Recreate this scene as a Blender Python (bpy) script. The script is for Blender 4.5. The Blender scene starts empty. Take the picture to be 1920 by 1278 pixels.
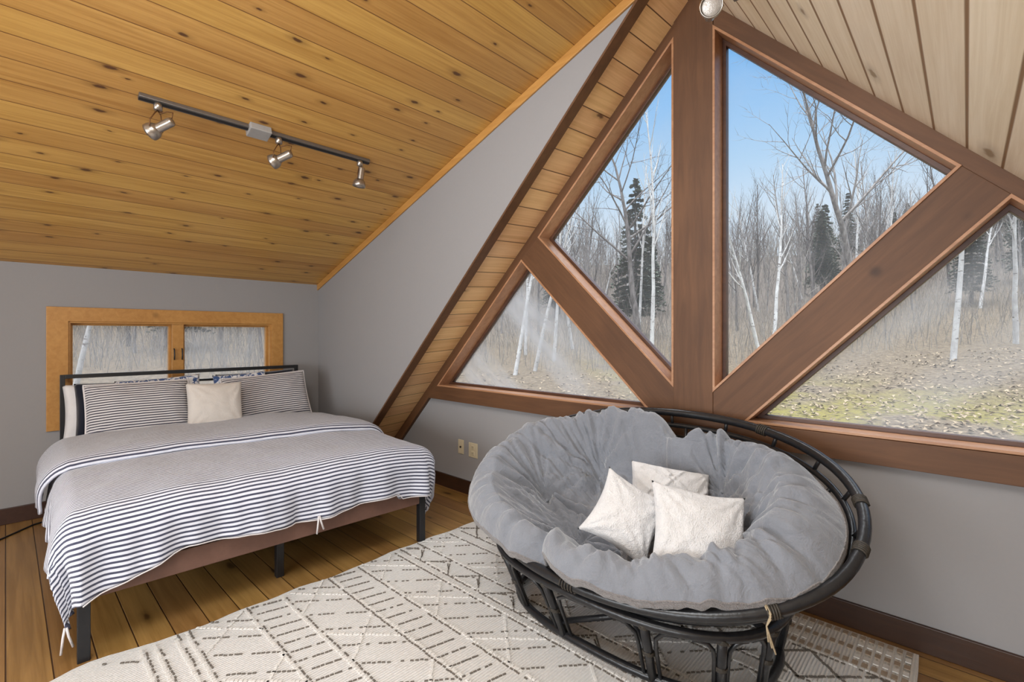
import bpy, bmesh, math, random
from mathutils import Vector, Matrix, noise

S = bpy.context.scene
COL = S.collection
R = math.radians

# ------------------------------------------------------------------ camera
cam = bpy.data.cameras.new('camera')
cam.sensor_width = 36.0
cam.lens = 16.875
cam.shift_y = -13 / 1920
cam.clip_start = 0.05
cam.clip_end = 400
cam_o = bpy.data.objects.new('camera', cam)
COL.objects.link(cam_o)
cam_o.location = (0, 0, 1.28)
cam_o.rotation_euler = (R(90), 0, R(43.47))
S.camera = cam_o

# ------------------------------------------------------------------ colour management
S.view_settings.view_transform = 'Standard'
S.view_settings.look = 'None'
S.view_settings.exposure = 0.0
S.view_settings.gamma = 1.0
S.view_settings.use_curve_mapping = False
S.cycles.use_denoising = True
S.cycles.max_bounces = 10
S.cycles.diffuse_bounces = 5
S.cycles.transparent_max_bounces = 16
S.cycles.sample_clamp_indirect = 6.0

# ------------------------------------------------------------------ sky
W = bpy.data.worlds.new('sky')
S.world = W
W.use_nodes = True
wn = W.node_tree.nodes
wl = W.node_tree.links
wn.clear()
w_out = wn.new('ShaderNodeOutputWorld')
w_bg = wn.new('ShaderNodeBackground')
w_tc = wn.new('ShaderNodeTexCoord')
w_sep = wn.new('ShaderNodeSeparateXYZ')
w_rmp = wn.new('ShaderNodeValToRGB')
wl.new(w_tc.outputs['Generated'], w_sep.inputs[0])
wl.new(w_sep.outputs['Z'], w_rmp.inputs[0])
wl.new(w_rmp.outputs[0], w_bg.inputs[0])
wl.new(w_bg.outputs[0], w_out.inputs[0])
SKY = [(0.0, (.82, .88, .95)), (0.15, (.74, .84, .96)), (0.22, (.68, .81, .96)), (0.31, (.47, .70, .96)), (0.48, (.19, .51, .97)), (0.62, (.40, .62, .98)), (0.80, (6.6, 6.9, 7.3)), (1.0, (13.0, 13.4, 14.0))]  # the topmost stops, out of view, are boosted to brighten the room
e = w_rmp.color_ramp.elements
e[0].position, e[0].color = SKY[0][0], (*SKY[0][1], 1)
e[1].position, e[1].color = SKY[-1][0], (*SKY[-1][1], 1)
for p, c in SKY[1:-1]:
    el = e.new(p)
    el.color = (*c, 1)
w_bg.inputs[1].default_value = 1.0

# ------------------------------------------------------------------ sun, and added fill lights out of view
def light(name, kind, loc, energy, color=(1, 1, 1), target=None, **kw):
    l = bpy.data.lights.new(name, kind)
    l.energy = energy
    l.color = color
    for k, v in kw.items():
        setattr(l, k, v)
    o = bpy.data.objects.new(name, l)
    COL.objects.link(o)
    o.location = loc
    if target is not None:
        o.rotation_euler = (Vector(target) - Vector(loc)).to_track_quat('-Z', 'Y').to_euler()
    return o

light('sun', 'SUN', (6, -6, 14), 1.1, (1.0, .96, .90), (-4, 10, 0), angle=R(0.6))
light('rear_fill_right', 'AREA', (0.55, -2.75, 1.35), 66, (.86, .93, 1.0), (-1.8, 2.0, 1.1), shape='RECTANGLE', size=1.5, size_y=1.5)  # added fill light; the rear wall has no window
light('rear_fill_left', 'AREA', (-1.5, -2.75, 1.1), 118, (.90, .95, 1.0), (-.5, 2.0, 2.1), shape='RECTANGLE', size=2.6, size_y=1.6)  # added fill aimed at the right slope; no stairwell is built

light('overhead_fill', 'AREA', (-1.0, .05, 2.72), 72, (.93, .97, 1.0), (-1.5, 1.3, 0), shape='RECTANGLE', size=1.1, size_y=1.3)  # unseen overhead fill imitating bounced flash, no fixture hangs here

# ------------------------------------------------------------------ mesh helpers
class MB:
    def __init__(s):
        s.v, s.f, s.uv, s.mi = [], [], [], []
    def face(s, idx, uv=None, mi=0):
        s.f.append(tuple(idx))
        s.uv.append(uv)
        s.mi.append(mi)
    def quad(s, a, b, c, d, uv=None, mi=0):
        n = len(s.v)
        s.v += [tuple(a), tuple(b), tuple(c), tuple(d)]
        s.face((n, n + 1, n + 2, n + 3), uv, mi)
    def box(s, lo, hi, mi=0):
        x0, y0, z0 = lo
        x1, y1, z1 = hi
        n = len(s.v)
        s.v += [(x0, y0, z0), (x1, y0, z0), (x1, y1, z0), (x0, y1, z0), (x0, y0, z1), (x1, y0, z1), (x1, y1, z1), (x0, y1, z1)]
        for q in ((3, 2, 1, 0), (4, 5, 6, 7), (0, 1, 5, 4), (1, 2, 6, 5), (2, 3, 7, 6), (3, 0, 4, 7)):
            s.face([n + i for i in q], None, mi)
    def obox(s, c, ax, ay, az, mi=0):
        c, ax, ay, az = Vector(c), Vector(ax), Vector(ay), Vector(az)
        n = len(s.v)
        for k in (-1, 1):
            for i, j in ((-1, -1), (1, -1), (1, 1), (-1, 1)):
                s.v.append(tuple(c + ax * i + ay * j + az * k))
        for q in ((3, 2, 1, 0), (4, 5, 6, 7), (0, 1, 5, 4), (1, 2, 6, 5), (2, 3, 7, 6), (3, 0, 4, 7)):
            s.face([n + i for i in q], None, mi)
    def tube(s, pts, rad, seg=8, closed=False, cap=True, mi=0):
        pts = [Vector(p) for p in pts]
        m = len(pts)
        rads = rad if isinstance(rad, (list, tuple)) else [rad] * m
        base = len(s.v)
        up = None
        for i, p in enumerate(pts):
            if closed:
                t = pts[(i + 1) % m] - pts[i - 1]
            else:
                t = pts[min(i + 1, m - 1)] - pts[max(i - 1, 0)]
            if t.length < 1e-9:
                t = Vector((0, 0, 1))
            t.normalize()
            if up is None:
                up = Vector((0, 0, 1)) if abs(t.z) < .9 else Vector((1, 0, 0))
            up = up - t * up.dot(t)
            if up.length < 1e-6:
                up = t.orthogonal()
            up.normalize()
            sd = t.cross(up)
            for k in range(seg):
                a = 2 * math.pi * k / seg
                s.v.append(tuple(p + (up * math.cos(a) + sd * math.sin(a)) * rads[i]))
        rng = m if closed else m - 1
        for i in range(rng):
            a, b = base + i * seg, base + ((i + 1) % m) * seg
            for k in range(seg):
                k2 = (k + 1) % seg
                s.face((a + k, a + k2, b + k2, b + k), None, mi)
        if cap and not closed:
            s.face([base + k for k in range(seg)][::-1], None, mi)
            s.face([base + (m - 1) * seg + k for k in range(seg)], None, mi)
    def grid(s, fn, nu, nv, uvfn=None, closed_u=False, mi=0):
        base = len(s.v)
        for i in range(nu):
            for j in range(nv):
                s.v.append(tuple(fn(i, j)))
        for i in range(nu if closed_u else nu - 1):
            i2 = (i + 1) % nu
            for j in range(nv - 1):
                q = (base + i * nv + j, base + i2 * nv + j, base + i2 * nv + j + 1, base + i * nv + j + 1)
                uv = None
                if uvfn:
                    uv = [uvfn(i, j), uvfn(i + 1, j), uvfn(i + 1, j + 1), uvfn(i, j + 1)]
                s.face(q, uv, mi)
    def lathe(s, prof, M=None, seg=20, mi=0):
        M = M or Matrix()
        base = len(s.v)
        for r, z in prof:
            for k in range(seg):
                a = 2 * math.pi * k / seg
                s.v.append(tuple(M @ Vector((r * math.cos(a), r * math.sin(a), z))))
        for i in range(len(prof) - 1):
            for k in range(seg):
                k2 = (k + 1) % seg
                s.face((base + i * seg + k, base + i * seg + k2, base + (i + 1) * seg + k2, base + (i + 1) * seg + k), None, mi)
        s.face([base + k for k in range(seg)][::-1], None, mi)
        s.face([base + (len(prof) - 1) * seg + k for k in range(seg)], None, mi)
    def prism(s, poly, y0, y1, axis='y', mi=0):
        """poly of (a, z) extruded along axis (y: a is x; x: a is y)."""
        n = len(s.v)
        m = len(poly)
        for d in (y0, y1):
            for a, z in poly:
                s.v.append((a, d, z) if axis == 'y' else (d, a, z))
        s.face([n + i for i in range(m)], None, mi)
        s.face([n + m + i for i in range(m)][::-1], None, mi)
        for i in range(m):
            j = (i + 1) % m
            s.face((n + j, n + i, n + m + i, n + m + j), None, mi)
    def ring(s, outer, inner, y0, y1, axis='y', mi=0):
        """prism between two polygons with the same number of corners."""
        n = len(s.v)
        m = len(outer)
        for d in (y0, y1):
            for P in (outer, inner):
                for a, z in P:
                    s.v.append((a, d, z) if axis == 'y' else (d, a, z))
        for i in range(m):
            j = (i + 1) % m
            o0, o1, i0, i1 = n + i, n + j, n + m + i, n + m + j
            O0, O1, I0, I1 = o0 + 2 * m, o1 + 2 * m, i0 + 2 * m, i1 + 2 * m
            s.face((o0, o1, i1, i0), None, mi)
            s.face((O1, O0, I0, I1), None, mi)
            s.face((o1, o0, O0, O1), None, mi)
            s.face((i0, i1, I1, I0), None, mi)
    def build(s, name, mats, parent=None, smooth=False, bevel=0.0, fix=True, solid=0.0, subsurf=0):
        me = bpy.data.meshes.new(name)
        me.from_pydata(s.v, [], s.f)
        if any(u is not None for u in s.uv):
            ul = me.uv_layers.new(name='UVMap')
            for p, u in zip(me.polygons, s.uv):
                if u is not None:
                    for li, c in zip(p.loop_indices, u):
                        ul.data[li].uv = c
        if not isinstance(mats, (list, tuple)):
            mats = [mats]
        for m in mats:
            me.materials.append(m)
        for p, k in zip(me.polygons, s.mi):
            p.material_index = k
            p.use_smooth = smooth
        if fix:
            bm = bmesh.new()
            bm.from_mesh(me)
            bmesh.ops.recalc_face_normals(bm, faces=bm.faces)
            bm.to_mesh(me)
            bm.free()
        o = bpy.data.objects.new(name, me)
        COL.objects.link(o)
        if parent is not None:
            o.parent = parent
        if solid:
            md = o.modifiers.new('thickness', 'SOLIDIFY')
            md.thickness = solid
            md.offset = -1
        if bevel:
            md = o.modifiers.new('bevel', 'BEVEL')
            md.width = bevel
            md.segments = 2
            md.limit_method = 'ANGLE'
        if subsurf:
            md = o.modifiers.new('subsurf', 'SUBSURF')
            md.levels = subsurf
            md.render_levels = subsurf
        return o

def tag(o, label, cat, group=None, kind=None):
    o['label'] = label
    o['category'] = cat
    if group:
        o['group'] = group
    if kind:
        o['kind'] = kind
    return o

def struct(o):
    o['kind'] = 'structure'
    return o

def empty(name, loc=(0, 0, 0), rz=0.0):
    o = bpy.data.objects.new(name, None)
    COL.objects.link(o)
    o.location = loc
    o.rotation_euler = (0, 0, rz)
    o.empty_display_size = .1
    return o

# ------------------------------------------------------------------ material helpers
class NT:
    def __init__(s, name):
        s.m = bpy.data.materials.new(name)
        s.m.use_nodes = True
        s.t = s.m.node_tree
        s.t.nodes.clear()
        s.out = s.t.nodes.new('ShaderNodeOutputMaterial')
    def n(s, typ, **kw):
        nd = s.t.nodes.new(typ)
        for k, v in kw.items():
            setattr(nd, k, v)
        return nd
    def l(s, a, b):
        s.t.links.new(a, b)
    def put(s, sock, v):
        if hasattr(v, 'links') or isinstance(v, bpy.types.NodeSocket):
            s.l(v, sock)
        else:
            if isinstance(v, (tuple, list)) and len(v) == 3 and sock.type == 'RGBA':
                v = (*v, 1)
            sock.default_value = v
    def M(s, op, a, b=None, c=None, clamp=False):
        nd = s.n('ShaderNodeMath', operation=op, use_clamp=clamp)
        s.put(nd.inputs[0], a)
        if b is not None:
            s.put(nd.inputs[1], b)
        if c is not None:
            s.put(nd.inputs[2], c)
        return nd.outputs[0]
    def step(s, x, e0, e1):
        nd = s.n('ShaderNodeMapRange', interpolation_type='SMOOTHSTEP')
        s.put(nd.inputs[0], x)
        nd.inputs[1].default_value = e0
        nd.inputs[2].default_value = e1
        nd.inputs[3].default_value = 0
        nd.inputs[4].default_value = 1
        return nd.outputs[0]
    def mix(s, f, a, b, mode='MIX'):
        nd = s.n('ShaderNodeMix', data_type='RGBA', blend_type=mode)
        s.put(nd.inputs[0], f)
        s.put(nd.inputs[6], a)
        s.put(nd.inputs[7], b)
        return nd.outputs[2]
    def xyz(s, x, y, z=0.0):
        nd = s.n('ShaderNodeCombineXYZ')
        s.put(nd.inputs[0], x)
        s.put(nd.inputs[1], y)
        s.put(nd.inputs[2], z)
        return nd.outputs[0]
    def coords(s, which='Object'):
        nd = s.n('ShaderNodeTexCoord')
        return nd.outputs[which]
    def sep(s, v):
        nd = s.n('ShaderNodeSeparateXYZ')
        s.l(v, nd.inputs[0])
        return nd.outputs
    def noise(s, v, scale=5, detail=3, rough=.5, out=0, dist=0.0):
        nd = s.n('ShaderNodeTexNoise')
        if v is not None:
            s.l(v, nd.inputs['Vector'])
        nd.inputs['Scale'].default_value = scale
        nd.inputs['Detail'].default_value = detail
        nd.inputs['Roughness'].default_value = rough
        nd.inputs['Distortion'].default_value = dist
        return nd.outputs[out]
    def bump(s, h, strength=.3, dist=.01, normal=None):
        nd = s.n('ShaderNodeBump')
        s.l(h, nd.inputs['Height'])
        nd.inputs['Strength'].default_value = strength
        nd.inputs['Distance'].default_value = dist
        if normal is not None:
            s.l(normal, nd.inputs['Normal'])
        return nd.outputs[0]
    def bsdf(s, col, rough=.6, normal=None, metal=0.0, sheen=0.0, spec=.5, coat=0.0):
        b = s.n('ShaderNodeBsdfPrincipled')
        s.put(b.inputs['Base Color'], col)
        s.put(b.inputs['Roughness'], rough)
        b.inputs['Metallic'].default_value = metal
        b.inputs['Specular IOR Level'].default_value = spec
        b.inputs['Sheen Weight'].default_value = sheen
        b.inputs['Coat Weight'].default_value = coat
        b.inputs['Coat Roughness'].default_value = .25
        if normal is not None:
            s.l(normal, b.inputs['Normal'])
        return b.outputs[0]
    def done(s, sh):
        s.l(sh, s.out.inputs[0])
        return s.m

def plain(name, col, rough=.6, metal=0.0, nscale=30, namp=.08, bump=0.0, sheen=0.0, spec=.5):
    t = NT(name)
    v = t.coords()
    f = t.noise(v, nscale, 4, .6)
    dk = tuple(c * (1 - namp * 2) for c in col)
    lt = tuple(min(1, c * (1 + namp)) for c in col)
    c = t.mix(f, dk, lt)
    nm = t.bump(f, bump, .01) if bump else None
    return t.done(t.bsdf(c, rough, nm, metal, sheen, spec))

def planks(name, ca, cb, knot, pitch=.137, gw=.0035, gcol=None, rough=.4, knots=.5, coat=0.0, vary=.16, kf=(5.0, 1.7), gloss_spec=.5):
    """boards: UV in metres, U across the boards, V along them."""
    t = NT(name)
    uv = t.sep(t.coords('UV'))
    u, v = uv[0], uv[1]
    up = t.M('DIVIDE', u, pitch)
    idx = t.M('FLOOR', up)
    fr = t.M('FRACT', up)
    wn_ = t.n('ShaderNodeTexWhiteNoise', noise_dimensions='1D')
    t.l(idx, wn_.inputs['W'])
    rnd = wn_.outputs['Value']
    vo = t.M('ADD', v, t.M('MULTIPLY', rnd, 13.0))
    grain = t.noise(t.xyz(t.M('MULTIPLY', u, 55.0), t.M('MULTIPLY', vo, 1.6), t.M('MULTIPLY', rnd, 40.0)), 1.0, 5, .62, 0, .8)
    broad = t.noise(t.xyz(t.M('MULTIPLY', u, 9.0), t.M('MULTIPLY', vo, .7), t.M('MULTIPLY', rnd, 20.0)), 1.0, 2, .5)
    f = t.step(t.M('ADD', t.M('MULTIPLY', grain, .65), t.M('MULTIPLY', broad, .4)), .32, .74)
    c = t.mix(f, ca, cb)
    # board-to-board difference
    hs = t.n('ShaderNodeHueSaturation')
    t.l(c, hs.inputs['Color'])
    t.l(t.M('ADD', 1 - vary / 2, t.M('MULTIPLY', rnd, vary)), hs.inputs['Value'])
    t.l(t.M('ADD', .495, t.M('MULTIPLY', rnd, .01)), hs.inputs['Hue'])
    c = hs.outputs[0]
    # knots
    vor = t.n('ShaderNodeTexVoronoi', voronoi_dimensions='2D', feature='F1')
    wob = t.noise(t.coords('UV'), 26, 2, .5)
    t.l(t.xyz(t.M('ADD', t.M('MULTIPLY', u, kf[0]), t.M('MULTIPLY', wob, .10)), t.M('MULTIPLY', v, kf[1]), 0), vor.inputs['Vector'])
    vor.inputs['Scale'].default_value = 1.0
    d = vor.outputs['Distance']
    cr = t.sep(vor.outputs['Color'])
    pick = t.M('LESS_THAN', cr[0], knots)
    size = t.M('ADD', .45, t.M('MULTIPLY', cr[1], .9))
    dd = t.M('DIVIDE', d, size)
    core = t.M('MULTIPLY', t.M('SUBTRACT', 1.0, t.step(dd, .035, .085)), pick)
    halo = t.M('MULTIPLY', t.M('SUBTRACT', 1.0, t.step(dd, .05, .22)), t.M('MULTIPLY', pick, .45))
    c = t.mix(halo, c, tuple(a * .55 for a in ca))
    c = t.mix(t.M('MULTIPLY', core, .9), c, knot)
    # grooves
    ed = t.M('MULTIPLY', t.M('MINIMUM', fr, t.M('SUBTRACT', 1.0, fr)), pitch)
    g = t.M('SUBTRACT', 1.0, t.step(ed, gw * .5, gw * 1.5))
    c = t.mix(g, c, gcol or tuple(a * .28 for a in ca))
    h = t.M('SUBTRACT', t.M('MULTIPLY', grain, .12), g)
    nm = t.bump(h, .5, .004)
    return t.done(t.bsdf(c, rough, nm, 0, 0, gloss_spec, coat))

def wood(name, ca, cb, rough=.45, scale=(3, 30, 30), axis='Object', knots=0.25, rot=0.0):
    t = NT(name)
    v = t.coords(axis)
    mp = t.n('ShaderNodeMapping')
    mp.inputs['Scale'].default_value = scale
    rv = t.n('ShaderNodeVectorRotate', rotation_type='Y_AXIS')
    t.l(v, rv.inputs['Vector'])
    rv.inputs['Angle'].default_value = R(rot)
    t.l(rv.outputs[0], mp.inputs[0])
    g = t.noise(mp.outputs[0], 1.0, 5, .6, 0, .6)
    b = t.noise(v, 2.2, 2, .5)
    c = t.mix(t.step(t.M('ADD', t.M('MULTIPLY', g, .6), t.M('MULTIPLY', b, .45)), .3, .78), ca, cb)
    vor = t.n('ShaderNodeTexVoronoi', feature='F1')
    t.l(v, vor.inputs['Vector'])
    vor.inputs['Scale'].default_value = 3.2
    pk = t.M('LESS_THAN', t.sep(vor.outputs['Color'])[0], knots)
    kn = t.M('MULTIPLY', t.M('SUBTRACT', 1.0, t.step(vor.outputs['Distance'], .04, .13)), pk)
    c = t.mix(t.M('MULTIPLY', kn, .8), c, tuple(a * .3 for a in ca))
    nm = t.bump(g, .12, .004)
    return t.done(t.bsdf(c, rough, nm))

def stripes(name, coord, pitch, dark, lite, frac=.46, bumpy=.35):
    """woven ticking: UV in metres."""
    t = NT(name)
    uvv = t.coords('UV')
    uv = t.sep(uvv)
    x = uv[coord]
    wob = t.M('MULTIPLY', t.M('SUBTRACT', t.noise(uvv, 9, 2, .5), .5), .004)
    fr = t.M('FRACT', t.M('DIVIDE', t.M('ADD', x, wob), pitch))
    tri = t.M('ABSOLUTE', t.M('SUBTRACT', fr, .5))
    f = t.step(tri, frac / 2 - .05, frac / 2 + .05)
    weave = t.noise(uvv, 420, 2, .6)
    lc = t.mix(weave, tuple(c * .86 for c in lite), lite)
    dc = t.mix(weave, dark, tuple(min(1, c * 1.5 + .02) for c in dark))
    c = t.mix(f, dc, lc)
    w2 = t.noise(uvv, 14, 4, .62)
    nm = t.bump(t.M('ADD', t.M('MULTIPLY', w2, 1.0), t.M('MULTIPLY', weave, .05)), bumpy, .012)
    return t.done(t.bsdf(c, .9, nm, 0, .25, .2))

def cloth(name, col, rough=.9, wr=14, wb=.4, sheen=.3, fuzz=0.0, var=.12):
    t = NT(name)
    v = t.coords()
    w = t.noise(v, wr, 4, .6, 0, .4)
    fine = t.noise(v, 260, 2, .6)
    c = t.mix(t.M('ADD', t.M('MULTIPLY', w, .6), t.M('MULTIPLY', fine, .4)), tuple(a * (1 - var * 1.6) for a in col), tuple(min(1, a * (1 + var)) for a in col))
    h = t.M('ADD', t.M('MULTIPLY', w, 1.0), t.M('MULTIPLY', fine, .08 + fuzz))
    nm = t.bump(h, wb, .012)
    return t.done(t.bsdf(c, rough, nm, 0, sheen, .2))

M = {}
M['wall'] = plain('wall_paint', (.292, .281, .281), .92, 0, 60, .015, .02)
M['ceil'] = planks('pine_ceiling', (.41, .205, .045), (.62, .36, .10), (.075, .026, .010), .137, .0022, (.20, .085, .022), .38, .70, vary=.16, kf=(7.4, 3.0))
M['strip'] = planks('pine_soffit', (.74, .44, .19), (.94, .63, .33), (.12, .05, .02), .137, .0026, (.13, .05, .018), .45, .25, vary=.10)
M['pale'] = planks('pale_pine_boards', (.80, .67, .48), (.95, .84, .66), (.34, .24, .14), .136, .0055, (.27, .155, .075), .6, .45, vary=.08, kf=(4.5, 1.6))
M['floor'] = planks('pine_floor', (.23, .118, .032), (.37, .205, .066), (.09, .04, .012), .125, .0022, (.05, .02, .006), .34, .35, vary=.2, coat=.15)
M['stain'] = wood('stained_brown_beam', (.088, .036, .013), (.150, .066, .026), .6)
for nm_, a_ in (('stain_v', 90), ('stain_up', 45), ('stain_dn', -45)):
    M[nm_] = wood('stained_brown_' + nm_[6:], (.088, .036, .013), (.150, .066, .026), .6, rot=a_)
M['liner'] = wood('skylit_window_liner', (.33, .155, .075), (.50, .27, .145), .38)  # the brown stain lightened, sky light on the reveals painted in
M['stop'] = wood('dark_window_stop', (.060, .024, .013), (.11, .048, .026), .4)
M['trim'] = wood('honey_pine_trim', (.40, .185, .045), (.54, .28, .08), .4)
M['base'] = wood('dark_brown_baseboard', (.030, .012, .006), (.055, .022, .009), .42)
M['base_k'] = wood('near_black_baseboard', (.040, .016, .010), (.06, .025, .014), .45)
M['black'] = plain('black_powder_coat', (.012, .012, .014), .42, 0, 80, .2)
M['rattan'] = plain('black_rattan', (.017, .017, .019), .30, 0, 40, .35, .15)
M['bind'] = plain('rattan_binding', (.045, .036, .026), .6, 0, 120, .4, .3)
M['twine'] = plain('natural_twine', (.46, .36, .23), .9, 0, 200, .3)
M['rail'] = plain('brown_bed_rail', (.155, .078, .055), .55, 0, 30, .12)
M['mattress'] = cloth('mattress_ticking', (.66, .62, .60), wr=8, wb=.15)
M['duvet'] = stripes('navy_ticking_duvet', 0, .0205, (.040, .043, .075), (.76, .78, .87), .44, .7)
M['sham'] = stripes('navy_ticking_sham', 1, .0175, (.035, .033, .050), (.70, .67, .67), .44, .4)
M['navy'] = cloth('navy_cotton', (.012, .014, .024), var=.2)
M['white'] = cloth('white_cotton', (.70, .68, .68))
M['cream'] = cloth('cream_linen', (.66, .61, .56), wr=18, wb=.35)
M['hem'] = cloth('white_hem', (.72, .68, .68), wr=60)
M['velvet'] = cloth('grey_velvet', (.215, .225, .252), .8, 16, .9, .5, 0, .18)
M['fleece'] = cloth('grey_fleece', (.235, .215, .210), .95, 60, .8, .4, .5, .25)
M['plush'] = cloth('ivory_plush', (.72, .70, .695), .95, 34, .8, .4, .4, .16)
M['nickel'] = plain('brushed_nickel', (.42, .38, .34), .28, .9, 90, .08)
M['steel_dark'] = plain('grey_track_metal', (.18, .16, .145), .42, .6, 60, .1)
M['bronze'] = plain('bronze_wire', (.16, .075, .03), .4, .7, 60, .1)
M['box'] = plain('grey_feed_box', (.34, .33, .32), .5, .2, 60, .06)
M['plate'] = plain('almond_plastic', (.60, .52, .36), .45, 0, 40, .03)
M['slot'] = plain('dark_slot', (.03, .025, .02), .6, 0, 40, .1)
M['glassbulb'] = plain('reflector_lens', (.50, .46, .42), .15, .3, 160, .2, .3)

def blue_floral():
    t = NT('blue_white_print')
    v = t.coords()
    n_ = t.noise(v, 22, 3, .6, 0, 1.4)
    c = t.mix(t.step(n_, .47, .53), (.70, .70, .72), (.05, .09, .22))
    return t.done(t.bsdf(c, .9, t.bump(t.noise(v, 14, 3), .3, .01), 0, .2, .2))
M['floral'] = blue_floral()

def glass(name, haze, streak=0.0, axis='y', seed=0.0, rot=30.0):
    t = NT(name)
    v = t.coords()
    tr = t.n('ShaderNodeBsdfTransparent')
    tr.inputs[0].default_value = (.97, .98, .98, 1)
    tl = t.n('ShaderNodeBsdfTranslucent')
    tl.inputs[0].default_value = (.60, .61, .63, 1)
    df = t.n('ShaderNodeBsdfDiffuse')
    df.inputs[0].default_value = (.7, .7, .72, 1)
    hz = t.n('ShaderNodeMixShader')
    hz.inputs[0].default_value = .35
    t.l(tl.outputs[0], hz.inputs[1])
    t.l(df.outputs[0], hz.inputs[2])
    rv = t.n('ShaderNodeVectorRotate', rotation_type='Y_AXIS')
    t.l(v, rv.inputs['Vector'])
    rv.inputs['Angle'].default_value = R(rot)
    mp = t.n('ShaderNodeMapping')
    t.l(rv.outputs[0], mp.inputs[0])
    mp.inputs['Location'].default_value = (seed, 0, seed * .7)
    mp.inputs['Scale'].default_value = (.5, 1, 3.4)
    n1 = t.step(t.noise(mp.outputs[0], 1.0, 2, .5), .36, .76)
    n2 = t.noise(v, 5, 2, .5)
    f = t.M('ADD', haze, t.M('MULTIPLY', t.M('MULTIPLY', n1, t.M('ADD', .55, t.M('MULTIPLY', n2, .9))), streak), None, True)
    m1 = t.n('ShaderNodeMixShader')
    t.l(f, m1.inputs[0])
    t.l(tr.outputs[0], m1.inputs[1])
    t.l(hz.outputs[0], m1.inputs[2])
    gl = t.n('ShaderNodeBsdfGlossy')
    gl.inputs['Roughness'].default_value = .3
    gl.inputs[0].default_value = (1, 1, 1, 1)
    fr = t.n('ShaderNodeFresnel')
    fr.inputs[0].default_value = 1.35
    m2 = t.n('ShaderNodeMixShader')
    t.l(t.M('MULTIPLY', fr.outputs[0], .10), m2.inputs[0])
    t.l(m1.outputs[0], m2.inputs[1])
    t.l(gl.outputs[0], m2.inputs[2])
    return t.done(m2.outputs[0])
M['glass'] = glass('clear_pane', .05, .05)
M['glass_l'] = glass('fogged_pane', .10, .52, 'y', 1.7, -38)
M['glass_r'] = glass('hazy_pane', .06, .30, 'y', 4.2, 36)
M['glass_k'] = glass('glare_haze_pane', .17, .08, 'x', 2.0)  # haze added to whiten these panes, imitating glare from outside

# ------------------------------------------------------------------ room shell
XK, YW, YG = -4.70, 2.147, 2.53           # knee wall, dormer cheek wall, gable window wall
RX, RZ = -1.06, 3.09                      # ridge
def roofL(x): return 3.095 + .972 * (x - RX)
def roofR(x): return 3.095 - 1.045 * (x - RX)
def dorm(x): return 1.77 + .345 * (x - XK)

b = MB()
b.quad((-5.0, -3.1, 0), (1.5, -3.1, 0), (1.5, 2.8, 0), (-5.0, 2.8, 0), [(-3.1, -5.0), (-3.1, 1.5), (2.8, 1.5), (2.8, -5.0)])
struct(b.build('floor', M['floor']))

# knee wall with the opening of the bed window
KO = (.31, 1.70, .70, 1.372)
b = MB()
def rect_x(y0, y1, z0, z1): b.box((XK - .09, y0, z0), (XK, y1, z1))
rect_x(-3.1, KO[0], -.05, 1.77)
rect_x(KO[1], YW + .1, -.05, 1.77)
rect_x(KO[0], KO[1], -.05, KO[2])
rect_x(KO[0], KO[1], KO[3], 1.77)
struct(b.build('wall_left', M['wall']))

# dormer cheek wall
b = MB()
def chk(x): return 2.905 + .9736 * (x + 1.196)
poly = [(XK - .09, 0), (-4.185, -.005), (-1.10, chk(-1.10)), (-1.12, dorm(-1.12) + .01), (XK - .09, dorm(XK - .09) + .01)]
b.prism(poly, YW, YW + .05)
struct(b.build('wall_back', M['wall']))

# gable wall below the window
b = MB()
b.prism([(-4.35, -.05), (1.45, -.05), (1.45, .76), (-4.35, .76)], YG + .02, YG + .14)
struct(b.build('wall_right', M['wall']))
# walls behind the camera
b = MB()
b.box((-5.0, -3.2, 0), (1.5, -3.1, 3.4))
struct(b.build('wall_rear', M['wall']))
b = MB()
b.box((1.25, -3.1, 0), (1.35, 2.7, .9))
struct(b.build('wall_knee', M['wall']))

# ceilings
b = MB()
x0, x1 = XK - .15, RX + .12
L_ = math.hypot(1, .345)
b.quad((x0, -3.2, dorm(x0)), (x0, YW + .03, dorm(x0)), (x1, YW + .03, dorm(x1)), (x1, -3.2, dorm(x1)),
       [(x0 * L_, -3.2), (x0 * L_, YW), (x1 * L_, YW), (x1 * L_, -3.2)])
b.v += []
struct(b.build('ceiling', M['ceil'], solid=0))
b = MB()
k = math.hypot(1, .972)
xa = -4.45
b.quad((xa, YW + .005, roofL(xa) - .035), (xa, YG + .15, roofL(xa) + .0), (RX, YG + .15, roofL(RX)), (RX, YW + .005, roofL(RX) - .035),
       [(xa * k, 0), (xa * k, .5), (RX * k, .5), (RX * k, 0)])
struct(b.build('ceiling_soffit', M['strip']))
b = MB()
k = math.hypot(1, 1.045)
b.quad((RX, -3.2, roofR(RX)), (RX, YG + .15, roofR(RX)), (1.45, YG + .15, roofR(1.45)), (1.45, -3.2, roofR(1.45)),
       [(RX * k, -3.2), (RX * k, YG + .15), (1.45 * k, YG + .15), (1.45 * k, -3.2)])
struct(b.build('ceiling_right', M['pale']))
# outer roof skins keep the sun out
b = MB()
b.box((-5.2, -3.4, 3.45), (2.2, 2.9, 3.5))
struct(b.build('ceiling_attic', M['wall']))

# dark edge moulding around the cheek-wall opening
b = MB()
n_ = Vector((-.6976, 0, .7165))
b.prism([(-4.185, -.006), (-1.10, chk(-1.10) - .006), (-1.10, chk(-1.10) + .012), (-4.185, .012)], YW - .010, YW + .062)
struct(b.build('trim_1', M['stain']))
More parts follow.
